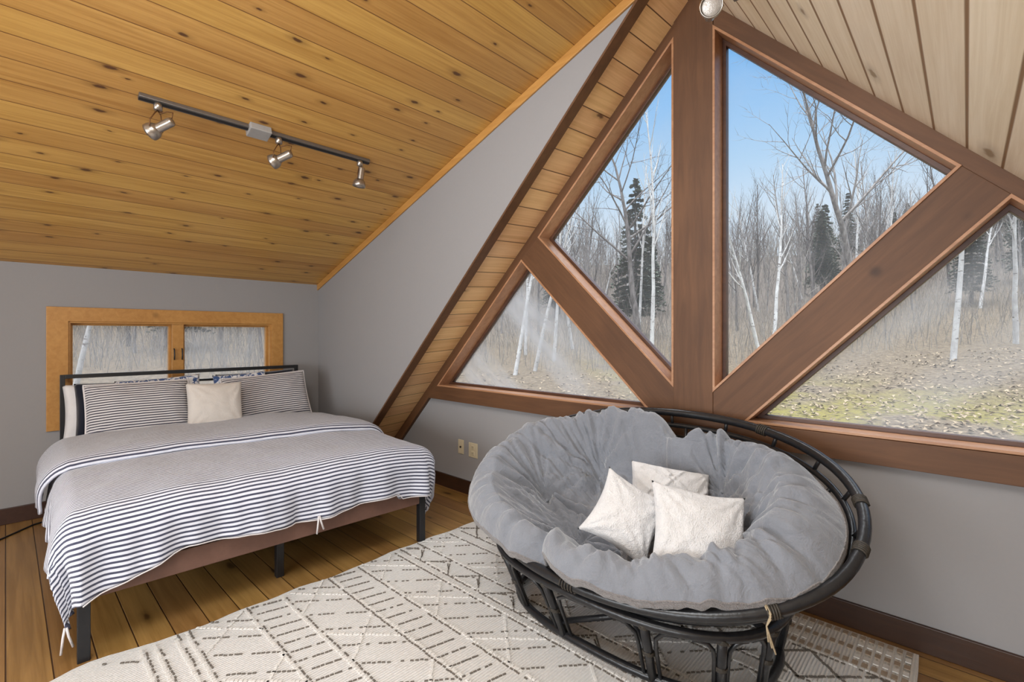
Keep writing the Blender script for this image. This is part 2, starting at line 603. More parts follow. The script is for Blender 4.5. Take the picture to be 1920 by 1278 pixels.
# honey trim under the ceiling, on the cheek wall
b = MB()
b.prism([(XK, dorm(XK) - .055), (-1.16, dorm(-1.16) - .055), (-1.12, dorm(-1.12) + .0), (XK, dorm(XK) + .0)], YW - .014, YW)
struct(b.build('trim_2', M['trim'], bevel=.003))

# baseboards
b = MB()
b.box((-4.2, YG + .004, 0), (1.25, YG + .02, .108))
struct(b.build('baseboard_right', M['base'], bevel=.003))
b = MB()
b.box((XK, -3.1, 0), (XK + .016, YW, .108))
struct(b.build('baseboard_left', M['base_k'], bevel=.003))
b = MB()
b.box((XK, YW - .016, 0), (-4.2, YW, .108))
struct(b.build('baseboard_back', M['base'], bevel=.003))

# ------------------------------------------------------------------ gable window
def inset(poly, d):
    m = len(poly)
    area = sum(poly[i][0] * poly[(i + 1) % m][1] - poly[(i + 1) % m][0] * poly[i][1] for i in range(m))
    sg = 1 if area > 0 else -1
    lines = []
    for i in range(m):
        p, q = Vector(poly[i]), Vector(poly[(i + 1) % m])
        t = (q - p).normalized()
        nn = Vector((-t.y, t.x)) * sg
        lines.append((p + nn * d, t))
    out = []
    for i in range(m):
        (p, t), (q, u) = lines[i - 1], lines[i]
        den = t.x * u.y - t.y * u.x
        w = q - p
        k = (w.x * u.y - w.y * u.x) / den
        out.append(tuple(p + t * k))
    return out

TL = [(-3.253, .842), (-1.296, .842), (-2.29, 1.807)]
KL = [(-2.138, 1.943), (-1.165, .990), (-1.165, 2.903)]
KR = [(-.953, .981), (-.015, 1.924), (-.953, 2.875)]
TR = [(-.806, .845), (1.04, .845), (.117, 1.789)]
win = struct(empty('window_1', (0, 0, 0)))
F0, F1 = YG - .012, YG + .10
def member(name, poly, mat='stain', y0=F0, y1=F1, bev=.002):
    b = MB()
    b.prism(poly, y0, y1)
    return b.build(name, M[mat], win, bevel=bev)
member('center_post', [(-1.165, .842), (-.953, .842), (-.953, 2.985), (RX, 3.09), (-1.165, 2.985)], 'stain_v', y0=F0 - .006)
xb = -4.25
member('rafter', [(xb, roofL(xb)), (xb, roofL(xb) - .13), (-3.385, .727), (-3.253, .842), (-2.29, 1.807), (-2.138, 1.943), (-1.165, 2.903), (-1.165, 2.99)], 'stain_up')
member('rafter', [(-.953, 2.985), (-.953, 2.875), (-.015, 1.924), (.117, 1.789), (1.04, .845), (1.15, .735), (1.35, .52), (1.35, roofR(1.35))], 'stain_dn')
member('diagonal_brace', [(-2.29, 1.807), (-1.296, .842), (-1.165, .842), (-1.165, .990), (-2.138, 1.943)], 'stain_dn', y0=F0 - .002)
member('diagonal_brace', [(.117, 1.789), (-.015, 1.924), (-.953, .981), (-.953, .842), (-.806, .842)], 'stain_up', y0=F0 - .002)
member('sill_beam', [(-3.375, .732), (1.15, .732), (1.04, .842), (-3.253, .842)], y0=F0 - .014)
for i, (P, g) in enumerate(((TL, 'glass_l'), (KL, 'glass'), (KR, 'glass'), (TR, 'glass_r'))):
    P1, P2 = inset(P, .011), inset(P, .030)
    b = MB()
    b.ring(inset(P, -.001), P1, F0 - .009, YG + .125)
    lin = b.build('window_liner', M['liner'], win, bevel=.0015)
    b = MB()
    b.ring(P1, P2, YG + .085, YG + .125)
    b.build('glazing_stop', M['stop'], win, bevel=.0015)
    b = MB()
    b.prism(inset(P, .02), YG + .108, YG + .112)
    pn = b.build('window_pane', M[g], win)
    if i in (0, 3):
        pn['label'] = 'pane fogged with pale streaks' if i == 0 else 'pane with a thin grey haze'

# ------------------------------------------------------------------ bed window in the knee wall
w2 = struct(empty('window_2', (0, 0, 0)))
b = MB()
y0, y1, z0, z1 = .195, 1.80, .595, 1.474
outer = [(y0, z0), (y1, z0), (y1, z1), (y0, z1)]
inner = [(KO[0], KO[2]), (KO[1], KO[2]), (KO[1], KO[3]), (KO[0], KO[3])]
b.ring(outer, inner, XK, XK + .02, axis='x')
b.build('casing', M['trim'], w2, bevel=.002)
b = MB()
b.ring([(KO[0] - .002, KO[2] - .002), (KO[1] + .002, KO[2] - .002), (KO[1] + .002, KO[3] + .002), (KO[0] - .002, KO[3] + .002)], inset(inner, .012), XK - .12, XK + .006, axis='x')
b.build('jamb', M['trim'], w2)
b = MB()
b.box((XK - .11, .935, KO[2]), (XK - .01, 1.015, KO[3]))
b.build('mullion', M['trim'], w2, bevel=.002)
for a0, a1 in ((KO[0] + .012, .935), (1.015, KO[1] - .012)):
    P = [(a0, KO[2] + .012), (a1, KO[2] + .012), (a1, KO[3] - .012), (a0, KO[3] - .012)]
    b = MB()
    b.ring(P, inset(P, .016), XK - .10, XK - .055, axis='x')
    sash = b.build('sash', M['trim'], w2, bevel=.0015)
    b = MB()
    b.prism(inset(P, .010), XK - .080, XK - .076, axis='x')
    b.build('sash_pane', M['glass_k'], sash)
for yy in (.948, 1.002):
    b = MB()
    b.tube([(XK - .006, yy, 1.16), (XK + .006, yy, 1.15), (XK + .010, yy, 1.10), (XK + .004, yy, 1.07)], .005, 8)
    b.build('latch', M['black'], w2, smooth=True)

# ------------------------------------------------------------------ wall plates
o = empty('coax_wall_plate', (-2.985, YG + .02, .365))
tag(o, 'narrow almond coax wall plate with one dark jack, left of its pair', 'wall plate')
b = MB(); b.box((-.034, -.006, -.058), (.034, 0, .058)); b.build('plate', M['plate'], o, bevel=.004)
b = MB(); b.lathe([(.008, 0), (.008, .009), (.004, .010)], Matrix.Translation((0, -.005, 0)) @ Matrix.Rotation(R(90), 4, 'X'), 12); b.build('jack', M['slot'], o)
o = empty('duplex_outlet', (-2.838, YG + .02, .360))
tag(o, 'wider almond electrical outlet plate nearer the round chair', 'outlet')
b = MB(); b.box((-.052, -.006, -.058), (.052, 0, .058)); b.build('plate', M['plate'], o, bevel=.004)
for zz in (-.024, .024):
    b = MB(); b.box((-.017, -.010, zz - .016), (.017, -.004, zz + .016)); so = b.build('socket', M['plate'], o, bevel=.006)
    b = MB()
    for xx in (-.006, .006):
        b = MB(); b.box((xx - .0012, -.0112, zz - .004), (xx + .0012, -.0099, zz + .007)); b.build('slot', M['slot'], so)

# ------------------------------------------------------------------ rug
def make_rug():
    t = NT('woven_grey_rug')
    v = t.coords()
    c = t.sep(v)
    rib = t.M('SINE', t.M('MULTIPLY', c[0], 520.0))
    n_ = t.noise(v, 90, 3, .6)
    n2 = t.noise(v, 3, 2, .5)
    f = t.M('ADD', t.M('MULTIPLY', n_, .55), t.M('ADD', t.M('MULTIPLY', rib, .10), t.M('MULTIPLY', n2, .3)))
    col = t.mix(f, (.58, .56, .535), (.90, .885, .86))
    nm = t.bump(t.M('ADD', t.M('MULTIPLY', rib, .5), t.M('MULTIPLY', n_, .8)), .6, .006)
    base = t.done(t.bsdf(col, .95, nm, 0, .2, .1))
    dark = plain('rug_dark_tufts', (.19, .165, .14), .95, 0, 200, .3)
    lite = plain('rug_ivory_tufts', (.76, .735, .70), .95, 0, 200, .12)
    tan = plain('rug_tan_tufts', (.40, .31, .23), .95, 0, 200, .2)
    b = MB()
    X0, X1, Y0, Y1, H = -2.435, -.14, -.62, 2.50, .010
    rng = random.Random(4)
    nx, ny = 24, 60
    def P(i, j):
        x = X0 + (X1 - X0) * i / (nx - 1)
        y = Y0 + (Y1 - Y0) * j / (ny - 1)
        if i == 0:
            x += .022 * noise.noise((0, y * 3.1, 1.7)) + .006 * math.sin(y * 23)
        if i == nx - 1:
            x += .015 * noise.noise((5, y * 3.1, 1.7))
        z = H
        if i == 0 and .10 < y < .45:
            x -= .03 * math.sin((y - .10) / .35 * math.pi)
        if i in (0, nx - 1) or j in (0, ny - 1):
            z = .004
        return (x, y, z)
    b.grid(P, nx, ny)
    o_n = len(b.v)
    def tuft(x, y, dx, dy, mi, h=.0035, w=.0032, l=.0065):
        if not (X0 + .02 < x < X1 - .01 and Y0 + .02 < y < Y1 - .01):
            return
        b.obox((x, y, H + h / 2), (dx * l, dy * l, 0), (-dy * w, dx * w, 0), (0, 0, h / 2), mi)
    def line(p, q, mi, step=.021, skip=.12, **kw):
        dx, dy = q[0] - p[0], q[1] - p[1]
        L = math.hypot(dx, dy)
        m = max(1, int(L / step))
        dx, dy = dx / L, dy / L
        for i in range(m + 1):
            if rng.random() < skip:
                continue
            tuft(p[0] + dx * (i * step + rng.uniform(-.003, .003)), p[1] + dy * i * step + rng.uniform(-.002, .002), dx, dy, mi, **kw)
    ys = [.385, .43, .50, .54, .77, .93, 1.15, 1.32, 1.55, 1.60, 1.72, 1.94, 2.02, 2.22]
    for y in ys:
        if y > .95:
            line((X0, y), (X1, y), 1, .019, .15)
            line((X0, y + .016), (X1, y + .016), 2, .016, .05, w=.005)
        else:
            line((X0, y), (X1, y), 1, .022, .2)
            line((X0, y - .014), (X1, y - .014), 2, .016, .05, w=.005)
    def diag(y0, y1, pitch, slope, brk=True):
        x = X0 - .2
        while x < X1 + .2:
            m = (y0 + y1) / 2
            g = .018 if brk else 0
            xm = x + slope * (m - y0)
            line((x + slope * .02, y0 + .02), (xm - slope * g, m - g), 1, .019, .12)
            line((xm + slope * g, m + g), (x + slope * (y1 - y0 - .02), y1 - .02), 1, .019, .12)
            x += pitch
    def cross(y0, y1, pitch, mi=2):
        x = X0
        w = (y1 - y0)
        while x < X1:
            line((x, y0), (x + w * 1.1, y1), mi, .016, .06, w=.005)
            line((x + w * 1.1, y0), (x, y1), mi, .016, .06, w=.005)
            x += pitch
    def teeth(y0, y1, pitch):
        x = X0 + .03
        k = 0
        while x < X1:
            line((x, y0 + .02), (x + .03, y1 - .03), 1, .016, .1)
            x += pitch
    for y0, y1 in ((-.55, -.3), (-.3, -.05), (-.05, .20)):
        diag(y0, y1, .17, .9)
        line((X0, y0), (X1, y0), 1, .022, .2)
    diag(.20, .38, .17, .9)
    for (y0, y1) in ((.55, .77), (.93, 1.15), (1.33, 1.55), (1.74, 1.94)):
        diag(y0, y1, .155, .88)
        cross(y0, y1, .46)
    teeth(.77, .93, .075)
    teeth(1.15, 1.32, .075)
    x = X0
    while x < X1:
        for k in (0, .028):
            line((x + k, 1.61 + k), (x + .10 - k * .3, 1.71 - k), 1, .017, .1)
            line((x + .20 - k, 1.61 + k), (x + .10 + k * .3, 1.71 - k), 1, .017, .1)
        x += .24
    cross(2.02, 2.22, .22, 1)
    for j in range(5):
        y = 2.26 + j * .05
        mi = 3 if j % 2 == 0 else 2
        xx = X0 + .02
        while xx < X1:
            if (j % 2 == 0) or int(xx / .16) % 2:
                tuft(xx, y, 0, 1, mi, w=.009, l=.014)
            xx += .030
    return tag(b.build('area_rug', [base, dark, lite, tan], None, fix=False), 'large grey and ivory woven rug with dark tufted diamonds under the round chair', 'rug')
make_rug()

# ------------------------------------------------------------------ bed
BO, BR = Vector((-4.60, 1.075, 0)), R(-2.3)
bed = empty('bed_frame', BO, BR)
tag(bed, 'black metal platform bed with open rail headboard and brown foot rail', 'bed')
for w in (-.80, .80):
    b = MB(); b.box((-.014, w - .014, 0), (.014, w + .014, .992)); b.build('headboard_post', M['black'], bed, bevel=.002)
for z0_, z1_ in ((.964, .992), (.892, .910)):
    b = MB(); b.box((-.013, -.786, z0_), (.013, .786, z1_)); b.build('headboard_rail', M['black'], bed, bevel=.002)
b = MB(); b.box((-.010, -.786, .40), (.010, .786, .43)); b.build('headboard_rail', M['black'], bed, bevel=.002)
for w in (-.78, .78):
    b = MB(); b.box((2.095, w - .020, 0), (2.135, w + .020, .335)); b.build('leg', M['black'], bed, bevel=.003)
for L in (.65, 1.35):
    for w in (-.78, .78):
        b = MB(); b.box((L - .018, w - .018, 0), (L + .018, w + .018, .24)); b.build('leg', M['black'], bed, bevel=.003)
for L in (1.0, 1.96):
    b = MB(); b.box((L - .019, -.019, 0), (L + .019, .019, .25)); b.build('support_leg', M['black'], bed, bevel=.003)
b = MB(); b.box((2.10, -.76, .238), (2.13, .76, .335)); b.build('foot_rail', M['rail'], bed, bevel=.003)
for w in (-.79, .77):
    b = MB(); b.box((.014, w - .0, .238), (2.10, w + .02, .335)); b.build('side_rail', M['rail'], bed, bevel=.003)
b = MB(); b.box((.02, -.768, .250), (2.098, .768, .296)); b.build('slat_deck', M['black'], bed)

def soft_box(lo, hi, r, nseg=6):
    b = MB(); b.box(lo, hi); return b
b = MB(); b.box((.035, -.755, .298), (2.07, .755, .525))
mt = b.build('mattress', M['mattress'], None, smooth=True)
md = mt.modifiers.new('round', 'BEVEL'); md.width = .05; md.segments = 5
mt.location = BO; mt.rotation_euler = (0, 0, BR)
tag(mt, 'white mattress showing at the head of the bed under the pillows', 'mattress')

SE, TE, RR = 2.03, .785, .135
def bed_top(s, t):
    k = max(0, 1 - (abs(t) / .85) ** 4)
    z = .560 + .040 * k + .012 * noise.noise((s * 2.1, t * 2.1, 3.3)) + .006 * noise.noise((s * 7, t * 5, 1.3))
    z += .020 * math.exp(-((s - 1.2) / .6) ** 2)
    return z
def drape(s, t, off=0.0, amp=1.0):
    ds = max(0.0, s - SE)
    dt = max(0.0, abs(t) - TE)
    sg = 1 if t > 0 else -1
    r = math.hypot(ds, dt)
    s0, t0 = min(s, SE), max(-TE, min(TE, t))
    z = bed_top(s0, t0)
    if r < 1e-6:
        return Vector((s0, t0, z + off))
    ux, uy = ds / r, dt / r * sg
    a = min(r / RR, math.pi / 2)
    hor = (RR + off) * math.sin(a)
    drop = RR * (1 - math.cos(a)) + max(0.0, r - RR * math.pi / 2) - off * math.cos(a)
    hang = max(0.0, r - .12)
    corner = 4 * ux * ux * uy * uy
    arc = (t * 1.0 if ux > .7 else s * 1.0) + math.atan2(uy, ux) * .35
    fold = .030 * noise.noise((arc * 4.2, hang * .8, 9.1 + sg)) + .020 * noise.noise((arc * 11, hang * 1.2, 2.2))
    if sg < 0:
        hor *= 1 - .40 * uy * uy
    hor -= corner * max(0, hang - .15) * .45
    hor += hang * (.02 + .05 * corner) + fold * min(1, hang / .2) * 1.5 * amp
    return Vector((s0 + ux * hor, t0 + uy * hor, max(.03, z - drop)))

nu, nv = 150, 130
S0 = .55
def foot_len(t):
    f = .335 + .014 * math.sin(t * 5.0 + .6) + .012 * noise.noise((t * 4, 7, 2))
    if t < -.45:
        f += .085 * min(1, (-.45 - t) / .35)
    if t > .6:
        f += .03
    return f
def side_len(s, sg):
    if sg < 0:
        return .31 + .02 * math.sin(s * 5)
    return .385 + .03 * math.sin(s * 4 + 1)
def duv(i, j):
    a = i / (nu - 1)
    c = j / (nv - 1)
    lo = TE + side_len(1.6, -1)
    hi = TE + side_len(1.6, 1)
    t = -lo + (lo + hi) * c
    s = S0 + (SE + foot_len(max(-TE, min(TE, t))) - S0) * a
    return s, t
b = MB()
b.grid(lambda i, j: drape(*duv(i, j)), nu, nv, lambda i, j: duv(min(i, nu - 1), min(j, nv - 1)))
dv = b.build('duvet', M['duvet'], None, smooth=True, solid=.016)
dv.location = BO; dv.rotation_euler = (0, 0, BR)
tag(dv, 'navy and white striped duvet spread over the bed, folded back at the head', 'duvet')
# folded-back part
prof = [(.40, .004), (.42, .024), (.48, .034), (.60, .036), (.75, .040), (.9, .040), (1.05, .042), (1.15, .044), (1.25, .047), (1.31, .045), (1.34, .037), (1.362, .022), (1.374, .006)]
nv2 = 120
def fold_fn(i, j):
    s, off = prof[i]
    t = -(TE + .31) + (2 * TE + .31 + .30) * j / (nv2 - 1)
    sk = .06 * t
    p = drape(s + sk, t, off, .8)
    if t < -TE - .05:
        k = min(1, (-TE - .05 - t) / .25)
        p.y -= .015 * k + .02 * math.sin(k * 3.1)
        p.x += (-.22 * (s - .9)) * k
    p.z += .006 * noise.noise((s * 9, t * 3, 4.4))
    return p
b = MB()
b.grid(fold_fn, len(prof), nv2, lambda i, j: (prof[min(i, len(prof) - 1)][0] + .001, j * .017))
fl = b.build('folded_top', M['duvet'], dv, smooth=True, solid=.012)
# ties and loose hem tabs
for (s, t, ln) in ((SE + .345, .12, .075), (SE + foot_len(-TE) - .002, -TE - side_len(1.6, -1) + .004, .085)):
    p = drape(s, t)
    b = MB()
    for k, w in ((0, -.008), (1, .008)):
        b.tube([p + Vector((.006, w * .3, .012)), p + Vector((.014, w, -.02)), p + Vector((.012, w * 2.2 + .004, -ln * (1 - .2 * k)))], .0045, 6)
    b.build('hem_tie', M['hem'], dv, smooth=True)
pts = []
for i in range(60):
    t = -TE + 2 * TE * i / 59
    pts.append(drape(SE + foot_len(t) + .002, t) + Vector((.004, 0, 0)))
b = MB(); b.tube(pts, .0028, 6); b.build('hem', M['hem'], dv, smooth=True)

# ------------------------------------------------------------------ pillows
def pillow_mesh(w, h, t, seed=0, ear=.06, n=34, wr=.012, corner=.5, pintuck=False, pw=.42):
    b = MB()
    def shape(side):
        def fn(i, j):
            u = -1 + 2 * i / (n - 1)
            v = -1 + 2 * j / (n - 1)
            x = w / 2 * u * (1 - ear * (1 - v * v) * (.35 + .65 * abs(u)))
            y = h / 2 * v * (1 - ear * (1 - u * u) * (.35 + .65 * abs(v)))
            e_ = max(0, (1 - u * u) * (1 - v * v))
            z = t / 2 * e_ ** pw
            am = min(1, e_ * 6)
            q = (x * 6 + seed, y * 6, seed * 1.7 + side)
            z += wr * am * (noise.noise(q) + .5 * noise.noise((q[0] * 2.3, q[1] * 2.3, q[2])))
            # creases running in from the corners
            d = math.hypot(1 - abs(u), 1 - abs(v))
            z += wr * .8 * am * math.exp(-d * 1.6) * math.sin(math.atan2(1 - abs(u), 1 - abs(v)) * 14 + seed)
            if pintuck:
                px, py = x / .085, y / .085
                f1 = abs(((px + py) / 2) % 1 - .5)
                f2 = abs(((px - py) / 2) % 1 - .5)
                z += am * .010 * (math.exp(-(f1 / .06) ** 2) + math.exp(-(f2 / .06) ** 2))
                if math.hypot(f1 - 0, f2 - 0) < .14:
                    z -= am * .010
            return (x, y, side * z)
        return fn
    uvf = lambda i, j: (w * i / (n - 1), h * j / (n - 1))
    b.grid(shape(1), n, n, uvf)
    b.grid(shape(-1), n, n, uvf)
    return b

def frame_of(right, up):
    r = Vector(right).normalized()
    u = Vector(up)
    u = (u - r * u.dot(r)).normalized()
    f = r.cross(u)
    return r, u, f

def put_pillow(name, mat, w, h, t, center, right, up, label, cat='pillow', seed=0, group=None, piping=None, **kw):
    b = pillow_mesh(w, h, t, seed, **kw)
    o = b.build(name, M[mat], None, smooth=True)
    me = o.data
    bm = bmesh.new(); bm.from_mesh(me); bmesh.ops.remove_doubles(bm, verts=bm.verts, dist=.0004)
    bmesh.ops.recalc_face_normals(bm, faces=bm.faces); bm.to_mesh(me); bm.free()
    r, u, f = frame_of(right, up)
    mx = Matrix((r, u, f)).transposed().to_4x4()
    mx.translation = Vector(center)
    o.matrix_world = mx
    tag(o, label, cat, group)
    if piping:
        ear = kw.get('ear', .06)
        pts = []
        for k in range(120):
            a = k / 120 * 4
            sd, fr = int(a), a - int(a)
            u_, v_ = [(-1 + 2 * fr, -1), (1, -1 + 2 * fr), (1 - 2 * fr, 1), (-1, 1 - 2 * fr)][sd]
            pts.append((w / 2 * u_ * (1 - ear * (1 - v_ * v_) * (.35 + .65 * abs(u_))), h / 2 * v_ * (1 - ear * (1 - u_ * u_) * (.35 + .65 * abs(v_))), .002 * noise.noise((k * .8, seed, 0))))
        b = MB(); b.tube(pts, .0065, 6, closed=True)
        b.build('seam_edge', M[piping], o, smooth=True)
    return o

Yv = Vector((math.sin(R(2.3)), math.cos(R(2.3)), 0))
lean = Vector((-.38, 0, 1))
put_pillow('striped_pillow', 'sham', .60, .40, .17, (-4.27, .66, .745), Yv + Vector((0, 0, .01)), lean, 'navy ticking striped pillow nearest the left headboard post', seed=1, piping='hem', ear=.03, wr=.010, pw=.36)
put_pillow('striped_pillow', 'sham', .66, .40, .17, (-4.30, 1.53, .745), Yv + Vector((0, 0, .055)), lean, 'navy ticking striped pillow nearest the sloped ceiling', seed=5, piping='hem', ear=.03, wr=.010, pw=.36)
put_pillow('throw_pillow', 'cream', .37, .36, .15, (-4.10, 1.085, .740), Yv + Vector((0, 0, -.03)), Vector((-.30, 0, 1)), 'small plain cream square pillow between the two striped pillows', seed=9, ear=.05, wr=.008, pw=.34)
put_pillow('navy_pillow', 'navy', .62, .42, .10, (-4.40, .63, .735), Yv, Vector((-.30, 0, 1)), 'dark navy pillow showing behind the left striped pillow', seed=12, ear=.04)
put_pillow('navy_pillow', 'navy', .62, .42, .08, (-4.43, 1.50, .750), Yv + Vector((0, 0, .03)), Vector((-.22, 0, 1)), 'dark navy pillow peeking above the right striped pillow', seed=14, ear=.04)
put_pillow('white_pillow', 'white', .62, .40, .13, (-4.47, .575, .73), Yv, Vector((-.14, 0, 1)), 'plain white pillow at the back against the left headboard post', seed=17, ear=.05)
put_pillow('printed_pillow', 'floral', .52, .42, .07, (-4.345, .80, .755), Yv + Vector((0, 0, .05)), Vector((-.32, 0, 1)), 'blue and white printed pillow peeking above the left striped pillow', seed=21, ear=.05)
put_pillow('printed_pillow', 'floral', .40, .42, .06, (-4.375, 1.36, .752), Yv + Vector((0, 0, .05)), Vector((-.30, 0, 1)), 'blue and white printed pillow beside the cream pillow, behind the right striped one', seed=25, ear=.05)

# cord on the floor by the bed
b = MB()
b.tube([(-3.3, -.75, .006), (-3.7, -.55, .006), (-4.05, -.28, .006), (-4.353, -.025, .006), (-4.53, .126, .006), (-4.60, .30, .006), (-4.66, .55, .006)], .0055, 8)
tag(b.build('power_cord', M['black'], None, smooth=True), 'thin black cord on the floorboards running under the bed', 'cord')

# ------------------------------------------------------------------ double papasan chair
chair = empty('papasan_chair', (0, 0, 0))
tag(chair, 'black rattan double papasan chair with oval bowl in front of the big window', 'chair')
TAU = R(27.0)
C0 = Vector((-1.06, 1.93, .612))
EX = Vector((1, 0, 0)); EV = Vector((0, math.cos(TAU), math.sin(TAU))); EN = Vector((0, -math.sin(TAU), math.cos(TAU)))
def sell(t, a, b_, p):
    c, s = math.cos(t), math.sin(t)
    return a * math.copysign(abs(c) ** (2 / p), c), b_ * math.copysign(abs(s) ** (2 / p), s)
def bowl(t, k, n, p=2.15):
    x, v = sell(t, .815 * k, .560 * k, p)
    return C0 + EX * x + EV * v + EN * n
N = 96
def hoop(k, n, r, name, p=2.15):
    b = MB(); b.tube([bowl(2 * math.pi * i / N, k, n, p) for i in range(N)], r, 12, closed=True)
    return b.build(name, M['rattan'], chair, smooth=True)
hoop(1.0, 0, .0195, 'rim_hoop')
hoop(.955, -.062, .013, 'inner_hoop')
hoop(.72, -.20, .012, 'bowl_hoop')
hoop(.42, -.275, .012, 'bowl_hoop')
for i in range(20):
    t = 2 * math.pi * (i + .25) / 20
    b = MB()
    b.tube([bowl(t, 1.0, 0), bowl(t, .975, -.035), bowl(t, .95, -.065)], .0085, 8)
    b.build('spacer', M['rattan'], chair, smooth=True)
for i in range(12):
    t = 2 * math.pi * i / 12
    b = MB()
    b.tube([bowl(t, .95, -.065), bowl(t, .86, -.145), bowl(t, .72, -.212), bowl(t, .55, -.262), bowl(t, .40, -.286)], .0085, 8)
    b.build('bowl_rib', M['rattan'], chair, smooth=True)
def ringpt(t, z):
    """base side surface between the floor ring and the top ring"""
    k = (z - .03) / .275
    x, y = sell(t, .575 + .045 * k, .355 + .075 * k, 2.6)
    return Vector((-1.09 + .015 * k + x, 1.955 - .065 * k + y, z))
b = MB(); b.tube([ringpt(2 * math.pi * i / N, .032) for i in range(N)], .017, 10, closed=True); b.build('floor_ring', M['rattan'], chair, smooth=True)
b = MB(); b.tube([ringpt(2 * math.pi * i / N, .305) for i in range(N)], .017, 10, closed=True); b.build('top_ring', M['rattan'], chair, smooth=True)
legt = [R(a) for a in (204, 234, 262, 291, 320, 346, 20, 55, 90, 125, 160)]
for t in legt:
    b = MB()
    b.tube([ringpt(t, .032), ringpt(t, .17), ringpt(t, .305)], .0165, 10)
    lg = b.build('leg', M['rattan'], chair, smooth=True)
    for z0_ in (.283, .155):
        b = MB()
        b.tube([ringpt(t, z0_ + .0045 * q / 10) + Vector((math.cos(a) * .0185, math.sin(a) * .0185, 0)) for q in range(40) for a in [2 * math.pi * q / 10]], .0035, 6)
        b.build('binding', M['bind'], lg, smooth=True)
    for sg in (-1, 1):
        b = MB()
        d1, d2 = sg * .055 * 1.0, sg * .21
        b.tube([ringpt(t + d1, .05), ringpt(t + d1, .20), ringpt(t + d1 * 1.15, .245), ringpt(t + sg * .11, .276), ringpt(t + sg * .16, .284), ringpt(t + d2, .284)], .0075, 8)
        b.build('arch_brace', M['rattan'], chair, smooth=True)
for t0, t1 in ((R(262), R(20)), (R(204), R(55)), (R(291), R(125))):
    b = MB(); b.tube([ringpt(t0, .10), (ringpt(t0, .18) + ringpt(t1, .18)) / 2, ringpt(t1, .25)], .012, 8)
    b.build('cross_stretcher', M['rattan'], chair, smooth=True)
# wrapped bindings on the rim
for a in (14, -6, 318, 62, 120, 236, 268):
    b = MB()
    wrap = []
    for q in range(60):
        t = R(a) + q * .001
        c_ = bowl(t, 1, 0); tg = (bowl(t + .01, 1, 0) - bowl(t - .01, 1, 0)).normalized()
        s1 = tg.cross(EN).normalized()
        w = 2 * math.pi * q / 12
        wrap.append(c_ + (s1 * math.cos(w) + EN * math.sin(w)) * .0215)
    b.tube(wrap, .0038, 6)
    b.build('binding', M['bind'], chair, smooth=True)
# twine tie
tt = bowl(R(318), 1.0, 0)
b = MB()
for q in range(3):
    b.tube([tt + EN * .028 + Vector((0, q * .006, 0)), tt + Vector((.018, -.02, -.006 + q * .008)), tt + Vector((.004, -.012, -.035)), tt + Vector((.012 + .010 * q, -.022, -.075 - .014 * q))], .0026, 6)
b.build('twine_tie', M['twine'], chair, smooth=True)

# cushion ---------------------------------------------------------------
CC = C0 + EX * -.050 + EV * -.068 + EN * .046
BACK, FRONT = R(77), R(264)
def angd(a, b_):
    d = (a - b_ + math.pi) % (2 * math.pi) - math.pi
    return d
def outline(t):
    x, v = sell(t, .800, .545, 2.15)
    x *= 1 + .025 * max(0, math.cos(t))
    if v > 0:
        v *= .975 - .06 * max(0, math.cos(t))
    k = 1 - .20 * math.exp(-(angd(t, BACK) / .20) ** 2) - .10 * math.exp(-(angd(t, FRONT) / .10) ** 2)
    k -= .05 * math.exp(-(angd(t, R(305)) / .5) ** 2) + .045 * math.exp(-(angd(t, R(250)) / .42) ** 2)
    k += .014 * noise.noise((math.cos(t) * 3, math.sin(t) * 3, 2.5))
    return x * k, v * k
BTN = [(-.285, .22), (-.448, -.035), (.345, .235), (.02, -.08), (.47, -.05), (-.20, -.18), (.25, -.20)]
